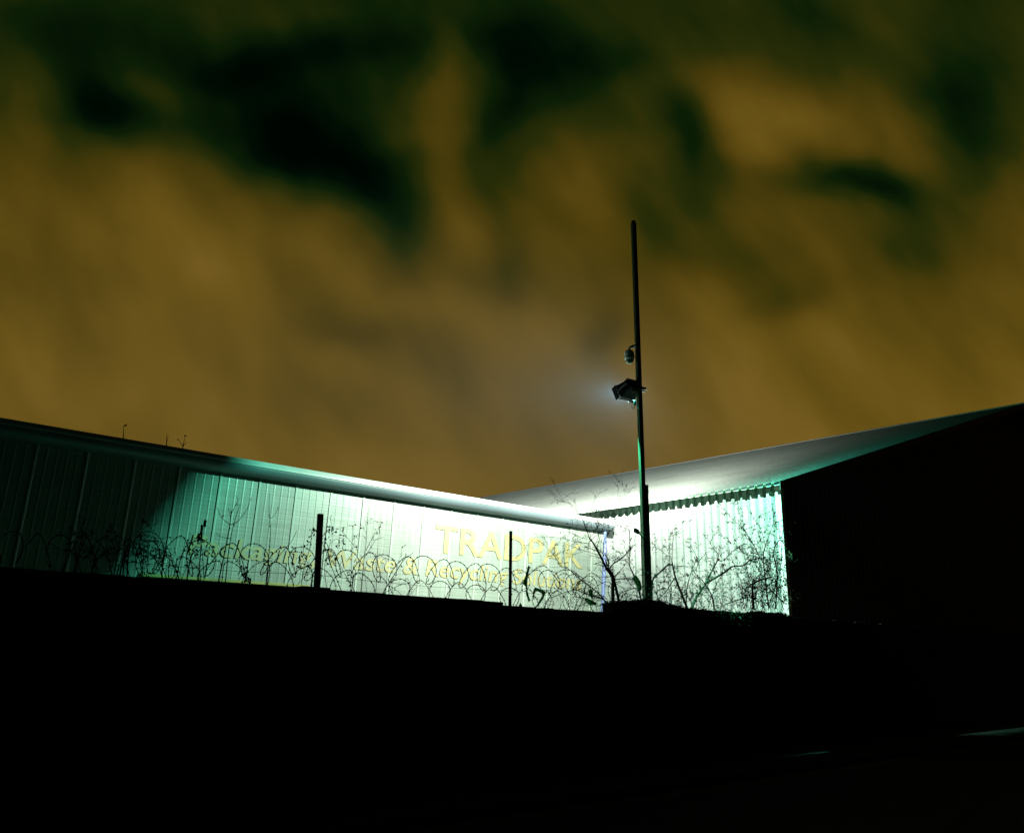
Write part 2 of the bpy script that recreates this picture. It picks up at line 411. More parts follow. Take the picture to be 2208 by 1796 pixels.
# ------------------------------------------------------------------ gabled shed on the right
RS, RM = 19.89, 10.95                        # outer corner of the roof edge
RE = 5.70; _r = at(2212, 867, RM)            # eave height, ridge seen at the right end of the roof line
RIDGE_S = _r.x; SL = (_r.z-.10-RE)/(RIDGE_S-RS); BACK = 62.0
WS, WM = RS+.50, RM+.28                      # wall faces behind the overhangs
PIT = .215
def roofz(s): return RE + (s-RS)*SL
shed2 = thing('warehouse', (WS, WM, 0), 'gabled warehouse with ribbed blue white cladding and ribbed sloping roof, right of the pole', 'warehouse')
def corr(a, b, pitch=PIT, dep=.035):
    """trapezoidal profile between a and b: list of (x, height)"""
    out = []; x = a
    while x < b-1e-6:
        for fx, h in ((0, 0), (.56, 0), (.68, dep), (.88, dep)):
            if x+fx*pitch < b: out.append((x+fx*pitch, h))
        x += pitch
    out.append((b, 0)); return out
# ribbed wall under the eave
w = MB(); pr = corr(WM, BACK-.3, PIT, .030); n = len(pr); zz = [0, 1.5, 3.0, 4.5, roofz(WS)-.01]
for z in zs if False else zz:
    for (m_, h) in pr: w.v.append(Vector((WS-.03+h, m_, z)))
for j in range(len(zz)-1):
    for i in range(n-1): w.f.append([j*n+i, (j+1)*n+i, (j+1)*n+i+1, j*n+i+1])
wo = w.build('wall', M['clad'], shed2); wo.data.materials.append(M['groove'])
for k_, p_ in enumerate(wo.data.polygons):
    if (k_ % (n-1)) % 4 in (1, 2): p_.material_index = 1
# gable wall (street side), ribbed
w = MB(); FAR_S = 2*RIDGE_S-WS; pr = corr(WS, FAR_S, .25, .030); n = len(pr)
def gz(s): return roofz(s)-.02 if s <= RIDGE_S else roofz(2*RIDGE_S-s)-.02
for lvl in (0, .5, 1):
    for (s, h) in pr: w.v.append(Vector((s, WM-.03+h, gz(s)*lvl)))
for j in range(2):
    for i in range(n-1): w.f.append([j*n+i, j*n+i+1, (j+1)*n+i+1, (j+1)*n+i])
w.build('gable_wall', M['clad_shade'], shed2)
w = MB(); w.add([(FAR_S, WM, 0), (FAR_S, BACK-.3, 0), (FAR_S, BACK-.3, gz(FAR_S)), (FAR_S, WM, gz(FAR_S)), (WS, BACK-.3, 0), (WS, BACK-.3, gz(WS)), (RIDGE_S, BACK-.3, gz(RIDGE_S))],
      [(0, 1, 2, 3), (1, 4, 5, 6, 2)]); w.build('back_wall', M['clad_shade'], shed2)
w = MB(); w.add([(19.10, 15.62, 0), (WS-.031, 15.62, 0), (WS-.031, 15.62, 5.35), (19.10, 15.62, 5.35)], [(0, 1, 2, 3)]); w.build('added_gap_panel', M['clad'], shed2)  # panel added to close the gap and hide the gutter end's shadow
# roof sheets
def roofcorr(a, b, dep=.068):
    out = []; x = a
    while x < b-1e-6:
        for fx, h in ((0, 0), (.60, 0), (.69, dep), (.90, dep)):
            if x+fx*PIT < b: out.append((x+fx*PIT, h))
        x += PIT
    out.append((b, 0)); return out
r = MB(); pr = roofcorr(RM, BACK); n = len(pr); ss = [RS, RS+.5, 24, 28, RIDGE_S]
for th_ in (0, -.006):
    for s in ss:
        for (m_, h) in pr: r.v.append(Vector((s, m_, roofz(s)+h+th_)))
K = len(ss)*n
for j in range(len(ss)-1):
    for i in range(n-1):
        r.f.append([j*n+i, (j+1)*n+i, (j+1)*n+i+1, j*n+i+1]); r.f.append([K+j*n+i, K+j*n+i+1, K+(j+1)*n+i+1, K+(j+1)*n+i])
for i in range(n-1): r.f.append([i, i+1, K+i+1, K+i])
rf = r.build('roof', M['roofsheet'], shed2); rf.data.materials.append(M['roofbounce']); rf.data.materials.append(M['rooftrough'])
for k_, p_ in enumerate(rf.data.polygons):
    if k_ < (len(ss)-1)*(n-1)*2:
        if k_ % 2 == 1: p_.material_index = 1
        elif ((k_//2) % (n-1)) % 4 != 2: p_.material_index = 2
r = MB(); n = len(pr)
for s in (RIDGE_S, FAR_S+.5):
    for (m_, h) in pr: r.v.append(Vector((s, m_, roofz(2*RIDGE_S-s)+h)))
for i in range(n-1): r.f.append([i, n+i, n+i+1, i+1])
r.build('roof', M['roofsheet'], shed2)
# ridge cap: folded flashing resting on the rib crowns
c = MB(); rz = roofz(RIDGE_S)
c.add([(RIDGE_S-.26, RM-.03, rz-.26*SL+.072), (RIDGE_S, RM-.03, rz+.082), (RIDGE_S+.26, RM-.03, rz-.26*SL+.072),
       (RIDGE_S-.26, BACK, rz-.26*SL+.072), (RIDGE_S, BACK, rz+.082), (RIDGE_S+.26, BACK, rz-.26*SL+.072),
       (RIDGE_S-.26, RM-.03, rz-.26*SL+.090), (RIDGE_S, RM-.03, rz+.100), (RIDGE_S+.26, RM-.03, rz-.26*SL+.090),
       (RIDGE_S-.26, BACK, rz-.26*SL+.090), (RIDGE_S, BACK, rz+.100), (RIDGE_S+.26, BACK, rz-.26*SL+.090)],
      [(6, 9, 10, 7), (7, 10, 11, 8), (0, 1, 4, 3), (1, 2, 5, 4), (0, 3, 9, 6), (2, 8, 11, 5), (0, 6, 7, 1), (1, 7, 8, 2)])
c.build('ridge_cap', M['flash'], shed2)
c = MB()
c.add([(RIDGE_S-.235, RM+.02, rz-.235*SL-.01), (RIDGE_S-.235, BACK, rz-.235*SL-.01), (RIDGE_S-.235, BACK, rz-.235*SL+.071), (RIDGE_S-.235, RM+.02, rz-.235*SL+.041)], [(0, 1, 2, 3)])
c.build('ridge_filler', M['black'], shed2)
# barge trim along the verge
c = MB()
def bar(sa, sb, za, zb, m0, m1, hlo, hhi, mb):
    mb.add([(sa, m0, za+hlo), (sb, m0, zb+hlo), (sb, m1, zb+hlo), (sa, m1, za+hlo), (sa, m0, za+hhi), (sb, m0, zb+hhi), (sb, m1, zb+hhi), (sa, m1, za+hhi)],
           [(0, 3, 2, 1), (4, 5, 6, 7), (0, 1, 5, 4), (1, 2, 6, 5), (2, 3, 7, 6), (3, 0, 4, 7)])
bar(RS+.01, RIDGE_S-.28, roofz(RS+.01), roofz(RIDGE_S-.28), RM-.022, RM-.003, -.12, .073, c)
c.build('barge_trim', M['clad_shade'], shed2)
# corner flashing and dark verge soffit
c = MB(); c.add([(WS-.045, WM-.045, 0), (WS-.045, WM+.10, 0), (WS-.035, WM+.10, 0), (WS-.035, WM-.035, 0), (WS+.10, WM-.035, 0), (WS+.10, WM-.045, 0)] +
      [(a, b, roofz(WS)-.03) for a, b in ((WS-.045, WM-.045), (WS-.045, WM+.10), (WS-.035, WM+.10), (WS-.035, WM-.035), (WS+.10, WM-.035), (WS+.10, WM-.045))],
      [(0, 6, 7, 1), (1, 7, 8, 2), (2, 8, 9, 3), (3, 9, 10, 4), (4, 10, 11, 5), (5, 11, 6, 0), (6, 11, 10, 9, 8, 7)])
c.build('corner_flashing', M['flash'], shed2)

# ------------------------------------------------------------------ brick boundary wall
BW = 10.5
bw = thing('boundary_wall', (10, BW, 0), 'dark brick boundary wall along the pavement with razor wire on top', 'wall')
w = MB()
def seg(s0, s1, z1, z2=None):
    z2 = z2 or z1
    w.add([(s0, BW, .08), (s1, BW, .08), (s1, BW+.22, 0), (s0, BW+.22, 0), (s0, BW, z1), (s1, BW, z2), (s1, BW+.22, z2), (s0, BW+.22, z1)],
          [(0, 3, 2, 1), (4, 5, 6, 7), (0, 1, 5, 4), (1, 2, 6, 5), (2, 3, 7, 6), (3, 0, 4, 7)])
seg(-25, 10.52, 2.545); seg(10.523, 13.15, 2.49); seg(13.153, 36, 2.66, 2.66)
w.build('brickwork', M['brick'], bw)
w = MB(); x = -25; rnd = random.Random(5)
while x < 10.45:
    L_ = .45; x1 = min(x+L_-.008, 10.52); dz = rnd.uniform(-.006, .006)
    w.box((x, BW-.012, 2.547), (x1, BW+.235, 2.600+dz)); x += L_
x = 10.53
while x < 13.1:
    x1 = min(x+.222, 13.14); dz = rnd.uniform(-.005, .005)
    w.box((x, BW+.002, 2.492), (x1, BW+.218, 2.550+dz)); x += .23
x = 13.16
while x < 36:
    dz = rnd.uniform(-.008, .008)
    w.box((x, BW-.012, 2.662), (x+.44, BW+.235, 2.70+dz)); x += .45
w.box((6.98, BW+.0, 2.607), (7.40, BW+.2, 2.628))
w.build('coping', M['coping'], bw)

# ------------------------------------------------------------------ posts carrying the wire
def post(px0, py0, px1, py1, m, wd, dp, label):
    a = at(px0, py0, m); b = at(px1, py1, m); b.z = 2.2
    t = thing('fence_post', (b.x, m, 2.2), label, 'post', 'steel posts holding the razor wire')
    mb = MB(); X = Vector((1, 0, 0)); Y = Vector((0, 1, 0)); th_ = .006
    d = (a-b)
    # angle iron: two leaves
    for (x0, x1, y0, y1) in ((-wd, wd, -dp, -dp+th_), (-wd, -wd+th_, -dp+th_+.001, dp)):
        vs = [b+X*i+Y*j for i, j in ((x0, y0), (x1, y0), (x1, y1), (x0, y1))]; vs += [v+d for v in vs]
        mb.add(vs, [(0, 3, 2, 1), (4, 5, 6, 7), (0, 1, 5, 4), (1, 2, 6, 5), (2, 3, 7, 6), (3, 0, 4, 7)])
    mb.build('angle_iron', M['iron'], t)
    for z in (2.75, 2.95):
        if z < a.z-.05:
            k = MB(); pz = b + d*((z-2.2)/(a.z-2.2)); k.lathe(pz+Vector((.006, -dp-.004, 0)), [(.012, 0), (.012, .012)], 6, Vector((0, -1, 0))); k.build('bolt', M['galv'], t)
    return t
PM = BW+.275
post(691, 1108, 683, 1268, PM, .034, .026, 'thick dark steel post among leafy stems, the left one of two posts on the wall')
post(1101.5, 1145, 1099, 1306, PM, .017, .018, 'slim dark steel post rising out of wire loops, under the big yellow letters')

# ------------------------------------------------------------------ razor wire
def coil(s0, s1, m, zc, r0, pitch, label, phase=0, squash=1.0, seed=1, tilt=0, rv=.10, sag=.0, wr=.0050, barbs=True):
    rr = random.Random(seed); mb = MB(); turns = (s1-s0)/pitch; N_ = int(turns*30); pts = []
    for i in range(N_+1):
        t = i/30; a = 2*math.pi*t + phase; f = i/N_
        nv = noise.noise(Vector((t*.55, seed*7.3, 0))); nv2 = noise.noise(Vector((t*.5, seed*3.1, 5)))
        rad = r0*(1+rv*nv*2)
        lean_ = math.sin(a)*pitch*.25*math.sin(t*math.pi+seed)      # clipped turns lean alternately
        s = s0 + (s1-s0)*f + lean_ + .05*nv2
        pts.append(Vector((s, m + rad*math.cos(a)*squash, zc + tilt*f*(s1-s0) + rad*math.sin(a) + .035*nv2 - sag*math.sin(math.pi*f))))
    mb.tube(pts, wr, 4)
    if barbs:
        acc = 0; step = .055
        for i in range(1, len(pts)):
            acc += (pts[i]-pts[i-1]).length
            if acc > step:
                acc = 0; d = (pts[i]-pts[i-1]).normalized(); u = d.orthogonal().normalized(); v = d.cross(u)
                a = rr.random()*3; u, v = u*math.cos(a)+v*math.sin(a), v*math.cos(a)-u*math.sin(a); p = pts[i]
                mb.obox(p, d, u, v, .006, .0115, .0022); mb.obox(p+d*.004, (d+u*.6).normalized(), v, u, .004, .009, .0022)
    o = mb.build('razor_wire_coil', M['wire'], None, (s0, m, zc), True)
    return tag(o, label, 'razor wire', 'coils of razor wire along the wall top')
WMID = BW+.15
coil(7.35, 13.0, WMID, 2.970, .180, .33, 'upper row of razor wire loops running past both steel posts', .3, .85, 2, 0)
coil(8.3, 13.3, WMID+.02, 2.695, .150, .36, 'lower row of razor wire loops sitting on the brick coping', 1.2, .8, 3, 0)
coil(4.9, 7.4, WMID, 2.875, .19, .34, 'tangled razor wire loops left of the thick post, in front of the painted word', .0, .9, 5, .02, .18)
coil(5.2, 8.2, WMID+.05, 2.74, .15, .32, 'low slack razor wire loops round the foot of the thick post', 2.2, .8, 8, 0, .2)
coil(2.8, 5.1, WMID, 2.82, .19, .24, 'razor wire loops in the dark far left end of the wall among brambles', 1.0, .9, 9, 0, .15)
coil(11.0, 12.9, WMID-.02, 3.07, .165, .62, 'loose high razor wire loops rising right of the slim post', 2.6, .9, 13, -.02, .2)
coil(12.6, 17.2, WMID+.02, 2.93, .14, .42, 'razor wire loops half hidden in the shrubs between tree and pole', .4, .9, 17, -.01, .2)
# straining wires
mb = MB()
for a, b in (((4.5, 2.78), (7.2, 2.80)), ((7.2, 2.80), (10.68, 2.79)), ((10.68, 2.79), (14.5, 2.83)), ((10.68, 3.02), (11.6, 3.22))):
    pts = [Vector((a[0]+(b[0]-a[0])*f, WMID+.03, a[1]+(b[1]-a[1])*f-.03*math.sin(math.pi*f))) for f in [i/12 for i in range(13)]]
    mb.tube(pts, .0025, 4)
tag(mb.build('straining_wire', M['wire'], None, (8, WMID, 2.8)), 'thin straining wire strung from post to post through the wire loops', 'wire')

# ------------------------------------------------------------------ pole with tilting base
PS, PMm = 15.385, 11.45
pole = thing('lamp_post', (PS, PMm, 0), 'tall square green steel pole with floodlight and dome camera', 'pole')
X, Y, Z = Vector((1, 0, 0)), Vector((0, 1, 0)), Vector((0, 0, 1))
ang = R(-18); X2 = X*math.cos(ang)+Y*math.sin(ang); Y2 = -X*math.sin(ang)+Y*math.cos(ang)
def sq(mb, z0, z1, h, off=0, off2=0, ch=.012, h2=None):
    h2 = h2 or h; c = [(-h+ch, -h2), (h-ch, -h2), (h, -h2+ch), (h, h2-ch), (h-ch, h2), (-h+ch, h2), (-h, h2-ch), (-h, -h2+ch)]
    vs = []
    for z in (z0, z1): vs += [Vector((PS, PMm, z))+X2*(a+off)+Y2*(b+off2) for a, b in c]
    mb.add(vs, [list(range(8))[::-1], list(range(8, 16))]+[(i, (i+1) % 8, 8+(i+1) % 8, 8+i) for i in range(8)])
mb = MB(); sq(mb, 2.4, 10.80, .048); mb.build('shaft', M['pole'], pole)
mb = MB(); sq(mb, 10.801, 10.85, .040, ch=.02); mb.build('end_cap', M['black'], pole)
mb = MB(); sq(mb, 0, 5.16, .030, .083, 0, .006, .046); sq(mb, 0, 4.66, .040, -.004, .0495+.012, .006, .012)
mb.build('hinged_base_column', M['pole'], pole)
mb = MB(); sq(mb, 0.0, 2.398, .075, .02, 0, .01); mb.build('foot_casing', M['pole'], pole)
for z in (2.95, 3.7, 4.5, 5.0):
    mb = MB(); sq(mb, z, z+.045, .078, .035, 0, .006, .054); mb.build('strap', M['pole'], pole)
# dome camera
cc = at(1357, 770, PMm+.12); cp = Vector((PS, PMm, 0))
dc = thing('dome_camera', (cc.x, cc.y, cc.z), 'white dome security camera on a swan neck bracket high on the pole', 'camera')
mb = MB(); top = cc + Z*.155
mb.lathe(cc, [(.012, .150), (.055, .146), (.088, .120), (.100, .070), (.104, .0), (.104, -.030), (.097, -.055), (.092, -.062), (.088, -.064)], 28)
mb.build('housing', M['camwhite'], dc, smooth=True)
mb = MB(); mb.lathe(cc, [(.1065, .004), (.1075, -.004), (.1065, -.012)], 28); mb.build('trim_ring', M['black'], dc, smooth=True)
mb = MB(); mb.lathe(cc, [(.086, -.0645), (.082, -.095), (.066, -.122), (.040, -.140), (.006, -.146)], 28); mb.build('dome', M['camdome'], dc, smooth=True)
pj = Vector((PS-.045, PMm+.0, cc.z+.215)); arm_end = Vector((cc.x, cc.y, cc.z+.150))
mb = MB(); dirp = (Vector((cc.x, cc.y, 0))-Vector((PS, PMm, 0))); dirp.z = 0
p0 = Vector((PS, PMm, cc.z+.235)) + dirp.normalized()*.05
pts = [p0, p0.lerp(Vector((cc.x, cc.y, p0.z)), .45)+Z*-.006, Vector((cc.x, cc.y, cc.z+.185)).lerp(p0, .18)+Z*.012, Vector((cc.x, cc.y, cc.z+.185)), arm_end]
mb.tube(pts, [.042, .034, .026, .022, .022], 12); mb.build('bracket', M['camwhite'], dc, smooth=True)
mb = MB(); mb.obox(p0-dirp.normalized()*.003, dirp.normalized(), dirp.normalized().cross(Z), Z, .008, .05, .065); mb.build('mounting_plate', M['camwhite'], dc)

# small fitting low on the pole
fc = at(1373, 1146, PMm-.03)
sf = thing('bullet_camera', tuple(fc), 'small dark bullet camera sticking out left of the pole among the twigs', 'camera')
mb = MB(); ax = Vector((-.9, .0, .25)).normalized(); mb.obox(fc, ax, Y, ax.cross(Y), .065, .03, .028); mb.obox(fc+ax*.03+ax.cross(Y)*-.034+Vector((0, 0, 0)), ax, Y, ax.cross(Y), .06, .036, .004)
mb.build('body', M['pole'], sf)
mb = MB(); mb.tube([fc-ax*.06, Vector((PS-.075, PMm-.02, fc.z-.09)), Vector((PS-.045, PMm, fc.z-.10))], .016, 8); mb.build('arm', M['pole'], sf)

# ------------------------------------------------------------------ floodlight
LC = at(1354, 842, PMm+.20)
TILT = R(24)
F = Vector((math.sin(R(8))*math.cos(TILT), math.cos(R(8))*math.cos(TILT), -math.sin(TILT))).normalized()      # where it shines: across the yard, downwards
Rt = F.cross(Z).normalized(); U = Rt.cross(F)
fl = thing('floodlight', tuple(LC), 'black floodlight clamped to the pole below the dome camera, shining into the yard', 'lamp')
mb = MB()
def frus(rings):
    b = len(mb.v)
    for (d, hx, hz, oz) in rings:
        ch = .16
        for (i, j) in ((-1, -1+ch), (-1+ch, -1), (1-ch, -1), (1, -1+ch), (1, 1-ch), (1-ch, 1), (-1+ch, 1), (-1, 1-ch)):
            mb.v.append(LC + F*d + Rt*hx*i + U*(hz*j+oz))
    for k in range(len(rings)-1):
        for i in range(8): mb.f.append([b+k*8+i, b+k*8+(i+1) % 8, b+(k+1)*8+(i+1) % 8, b+(k+1)*8+i])
    mb.f.append([b+i for i in range(8)][::-1])
    e = b+(len(rings)-1)*8; mb.f.append([e+i for i in range(8)])
frus([(-.20, .10, .06, .02), (-.17, .15, .09, .02), (-.05, .19, .12, .01), (.04, .205, .145, 0), (.055, .215, .155, 0), (.085, .215, .155, 0)])
for k in range(7):                                                    # cooling fins on the back
    mb.obox(LC-F*.13+Rt*(-.12+.04*k)+U*.02, F, U, Rt, .075, .125, .004)
mb.build('housing', M['lamp_body'], fl)
mb = MB()                                                             # visor round the glass, with plates added to cut stray spill
mb.obox(LC+F*.145-Rt*.218, F, U, Rt, .059, .15, .003)
mb.obox(LC+F*.113+Rt*.218-U*.140, F, U, Rt, .027, .060, .003)
mb.obox(LC+F*.111-U*.158, F, Rt, U, .025, .21, .003)
mb.obox(LC+F*.108+U*.158, F, Rt, U, .023, .214, .003)
mb.obox(LC+F*.123-U*.162+Rt*.148, F, Rt, U, .037, .068, .002)
mb.obox(LC+F*.123+Rt*.222-U*.19, F, U, Rt, .037, .05, .002)
mb.build('visor_spill_plates', M['lamp_body'], fl)
mb = MB(); mb.obox(LC+F*.090, Rt, U, F, .185, .125, .0045); mb.build('glass', M['glass_lit'], fl)
mb = MB()                                                             # stirrup and clamp
for sgn in (1, -1): mb.obox(LC+Rt*.222*sgn-F*.06-U*.005, F, U, Rt, .12, .018, .004)
mb.obox(LC-F*.185-U*.005, Rt, U, F, .226, .018, .004)
mb.build('stirrup', M['galv'], fl)
mb = MB(); zc = LC.z+.02
mb.obox(Vector((PS, PMm+.068, zc)), X2, Y2, Z, .085, .006, .03); mb.obox(Vector((PS, PMm-.068, zc)), X2, Y2, Z, .10, .006, .028)
for sx in (-.072, .085):
    for dz in (-.014, .016): mb.tube([Vector((PS, PMm, zc+dz))+X2*sx-Y2*.085, Vector((PS, PMm, zc+dz))+X2*sx+Y2*.085], .007, 6)
mb.tube([Vector((PS, PMm+.07, zc)), LC-F*.185], .02, 8)
mb.obox(Vector((PS, PMm, zc+.005))+X2*.13, X2, Y2, Z, .06, .03, .006); mb.obox(Vector((PS, PMm, zc-.045))+X2*.10, X2, Y2, Z, .035, .025, .012)
mb.build('clamp', M['galv'], fl)
mb = MB(); q = at(1367, 875, PMm)
pts = [LC-F*.1-U*.12, q+Vector((-.02, .02, .07))]
for i in range(13):
    a = R(100+i*30); pts.append(q+Vector((math.cos(a)*.045, .02, math.sin(a)*.062)))
pts.append(Vector((PS-.05, PMm, q.z-.02)))
mb.tube(pts, .006, 6); mb.build('cable', M['galv'], fl)

# light given off by the floodlight: white beam plus an added wide green spot that tints the dim areas
def spot(name, energy, col, deg, blend, aim, off=.16, rad=.05, wing=1.0, high=1.0):
    l = bpy.data.lights.new(name, 'SPOT'); l.energy = energy; l.color = col; l.spot_size = R(deg); l.spot_blend = blend; l.shadow_soft_size = rad
    # asymmetric wide-throw reflector: stronger towards the sides and the far, high end of the beam
    l.use_nodes = True; nt = l.node_tree; N = nt.nodes; K = nt.links; em = N['Emission']
    tc = N.new('ShaderNodeTexCoord'); sp = N.new('ShaderNodeSeparateXYZ'); K.new(tc.outputs['Normal'], sp.inputs[0])
    def mm(op, a, b=None):
        n = N.new('ShaderNodeMath'); n.operation = op
        for i, x in enumerate((a, b)):
            if x is None: continue
            if isinstance(x, (int, float)): n.inputs[i].default_value = x
            else: K.new(x, n.inputs[i])
        return n.outputs[0]
    wg = mm('POWER', mm('MAXIMUM', mm('ABSOLUTE', sp.outputs[2]), .24), -wing)
    hi = N.new('ShaderNodeMapRange'); hi.interpolation_type = 'SMOOTHSTEP'; K.new(sp.outputs[1], hi.inputs[0])
    hi.inputs[1].default_value = -.12; hi.inputs[2].default_value = .40; hi.inputs[3].default_value = 0; hi.inputs[4].default_value = 1
    sd = N.new('ShaderNodeMapRange'); sd.interpolation_type = 'SMOOTHSTEP'; K.new(sp.outputs[0], sd.inputs[0]); sd.inputs[1].default_value = .62; sd.inputs[2].default_value = .96
    up = mm('MULTIPLY', hi.outputs[0], mm('SUBTRACT', 1.0, sd.outputs[0])); cut = mm('MULTIPLY', hi.outputs[0], sd.outputs[0])
    g_ = mm('SUBTRACT', mm('ADD', mm('MULTIPLY', up, high-1.0), 1.0), mm('MULTIPLY', cut, .70))
    K.new(mm('MULTIPLY', wg, g_), em.inputs['Strength'])
    o = bpy.data.objects.new(name, l); C.objects.link(o); p = LC+F*off; aim = Vector(aim)
    o.location = world(p); o.rotation_euler = (world(aim).to_track_quat('-Z', 'Y')).to_euler(); return o
AIM = Vector((math.sin(R(15))*math.cos(R(26)), math.cos(R(15))*math.cos(R(26)), -math.sin(R(26))))
spot('floodlight_beam', 5300, (1.0, .84, .73), 162, .80, Vector((math.sin(R(20))*math.cos(R(26)), math.cos(R(20))*math.cos(R(26)), -math.sin(R(26)))), .105, .007, 1.0, 7.5)
spot('added_green_spill', 740, (.03, 1.0, .66), 178, .15, AIM, .105, .007, 1.8, 1.6)

# ------------------------------------------------------------------ vegetation
def wob(rr, k): return Vector((rr.uniform(-k, k), rr.uniform(-k, k), rr.uniform(-k, k)))
def path3(px, m, rr, jit=.05, drift=0):
    """main stem from survey points; each stem wanders in depth"""
    pts = []; mm = m
    for i, (x, y) in enumerate(px):
        pts.append(at(x, y, mm)); mm += rr.uniform(-jit, jit) + drift
    return pts
def smooth_path(pts, n=4):
    out = []
    for i in range(len(pts)-1):
        p0 = pts[max(i-1, 0)]; p1 = pts[i]; p2 = pts[i+1]; p3 = pts[min(i+2, len(pts)-1)]
        for k in range(n):
            t = k/n; out.append(.5*((2*p1)+(p2-p0)*t+(2*p0-5*p1+4*p2-p3)*t*t+(3*p1-p0-3*p2+p3)*t**3))
    out.append(pts[-1]); return out
def leafy(mb, p, d, size, rr):
    d = d.normalized(); s_ = d.cross(Vector((rr.uniform(-1, 1), rr.uniform(-1, 1), rr.uniform(-1, 1))))
    if s_.length < 1e-3: s_ = Vector((1, 0, 0))
    s_.normalize(); n_ = d.cross(s_)*.18*size
    w_ = size*rr.uniform(.20, .34)
    mb.add([p, p+d*size*.35+s_*w_+n_, p+d*size*.75+s_*w_*.7, p+d*size-n_, p+d*size*.75-s_*w_*.7, p+d*size*.35-s_*w_+n_], [(0, 1, 2, 3), (0, 3, 4, 5)])
def grow(mb, lf, p, d, length, rad, depth, rr, up=.0, leaf=.0, lsize=.05, curl=.35, bud=.0):
    seg_ = max(3, int(length/.07)); pts = [p.copy()]; d = d.normalized(); q = p.copy(); rads = [rad]
    kids = []
    for i in range(seg_):
        d = (d + wob(rr, curl*.35) + Vector((0, 0, up*.12))).normalized(); q = q + d*length/seg_
        pts.append(q.copy()); rads.append(max(rad*(1-.75*(i+1)/seg_), .0016)); kids.append((q.copy(), d.copy(), rads[-1]))
    mb.tube(pts, rads, 3 if rad < .006 else 5, cap=rad > .006)
    if depth > 0:
        for (kq, kd, kr) in kids[:-1]:
            if rr.random() < .62:
                nd = (kd + wob(rr, 1.0)).normalized(); grow(mb, lf, kq, nd, length*rr.uniform(.32, .62), max(kr*.66, .0018), depth-1, rr, up, leaf, lsize, curl, bud)
    for (kq, kd, kr) in kids:
        if lf is not None and rr.random() < leaf:
            dd = (kd*.4+wob(rr, 1)+Vector((0, 0, -.5))).normalized(); leafy(lf, kq, dd, lsize*rr.uniform(.5, 1.2), rr)
        if bud and rr.random() < bud: mb.obox(kq, kd, kd.orthogonal().normalized(), kd.cross(kd.orthogonal().normalized()), .008, .0035, .0035)

def plant(name, label, cat, m, stems, seed, twig=.5, tl=.25, depth=1, leaf=.0, lsize=.05, up=.3, jit=.04, group=None, tr=.0037, extra=None, curl=.35, bark='bark', root=None):
    """stems: (list of photo points from the foot up, foot radius, tip radius)"""
    rr = random.Random(seed); base = at(*stems[0][0][0], m); base.z = 2.55 if root is None else root
    t = thing(name, tuple(base), label, cat, group); mb = MB(); lf = MB()
    tw = MB()
    for (px, r0, r1) in stems:
        pts = smooth_path(path3(px, m, rr, jit), 4); n = len(pts)
        rads = [r0+(r1-r0)*(i/(n-1))**.8 for i in range(n)]
        mb.tube(pts, rads, 6 if r0 > .01 else 4)
        for i in range(2, n):
            if rr.random() < twig:
                d = (pts[i]-pts[i-1]).normalized(); nd = (d*.8+wob(rr, 1.0)).normalized()
                grow(tw, lf, pts[i], nd, tl*rr.uniform(.4, 1.3), max(tr, rads[i]*.35), depth, rr, up, leaf, lsize, curl, .25)
            if lf is not None and rr.random() < leaf: leafy(lf, pts[i], (wob(rr, 1)+Vector((0, 0, -.3))).normalized(), lsize*rr.uniform(.6, 1.3), rr)
    if extra: extra(mb, tw, lf, rr)
    mb.build('stem', M[bark], t, smooth=True)
    if tw.v: tw.build('twigs', M['twig'], t)
    if lf.v: lf.build('leaves', M['leaf'], t)
    return t

G1 = 'weeds and saplings growing along the wall'
plant('sapling', 'two crossing bare stems with an upcurved fork, before the word Packaging', 'sapling', BW+.32, [
    ([(470, 1258), (483, 1198), (496, 1130), (497, 1113), (505, 1095), (514, 1077)], .009, .003),
    ([(486, 1256), (492, 1195), (500, 1147), (509, 1113), (517, 1088)], .007, .003),
    ([(496, 1131), (478, 1116), (468, 1095)], .005, .0025), ([(497, 1131), (511, 1125), (528, 1105), (538, 1085), (544, 1066)], .006, .0025),
    ([(500, 1161), (478, 1158), (465, 1148)], .004, .002), ([(497, 1113), (494, 1102)], .003, .002)], 11, .16, .06, 0, .05, .03, jit=.02, group=G1)
plant('sapling', 'single tall bare stem between the forked sapling and the thick post', 'sapling', BW+.32, [
    ([(573, 1262), (577, 1225), (579, 1203), (582, 1170), (583, 1133), (580, 1100), (581, 1063)], .008, .0025),
    ([(583, 1118), (592, 1110), (600, 1095)], .004, .002), ([(583, 1221), (597, 1204), (617, 1180), (628, 1168), (640, 1144)], .006, .0025)], 12, .12, .05, 0, .04, .03, jit=.02, group=G1)
def spikes(mb, tw, lf, rr):
    for (x, y, hh) in ((434, 1146, .16), (442, 1128, .07), (428, 1158, .08)):
        p = at(x, y, BW+.30)
        for i in range(26):
            f = i/26; lf.obox(p+Vector((rr.uniform(-.008, .008), rr.uniform(-.008, .008), -hh/2+hh*f)), X, Y, Z, .010*(1-f*.5), .01, .009)
plant('weed', 'dark seed spike weed standing left of the forked sapling', 'weed', BW+.30, [
    ([(428, 1250), (432, 1200), (434, 1150)], .008, .004), ([(440, 1250), (436, 1190), (430, 1152)], .005, .003), ([(434, 1150), (440, 1133), (442, 1122)], .002, .0015)], 13, .1, .08, 0, .1, .03, jit=.015, group=G1, extra=spikes)
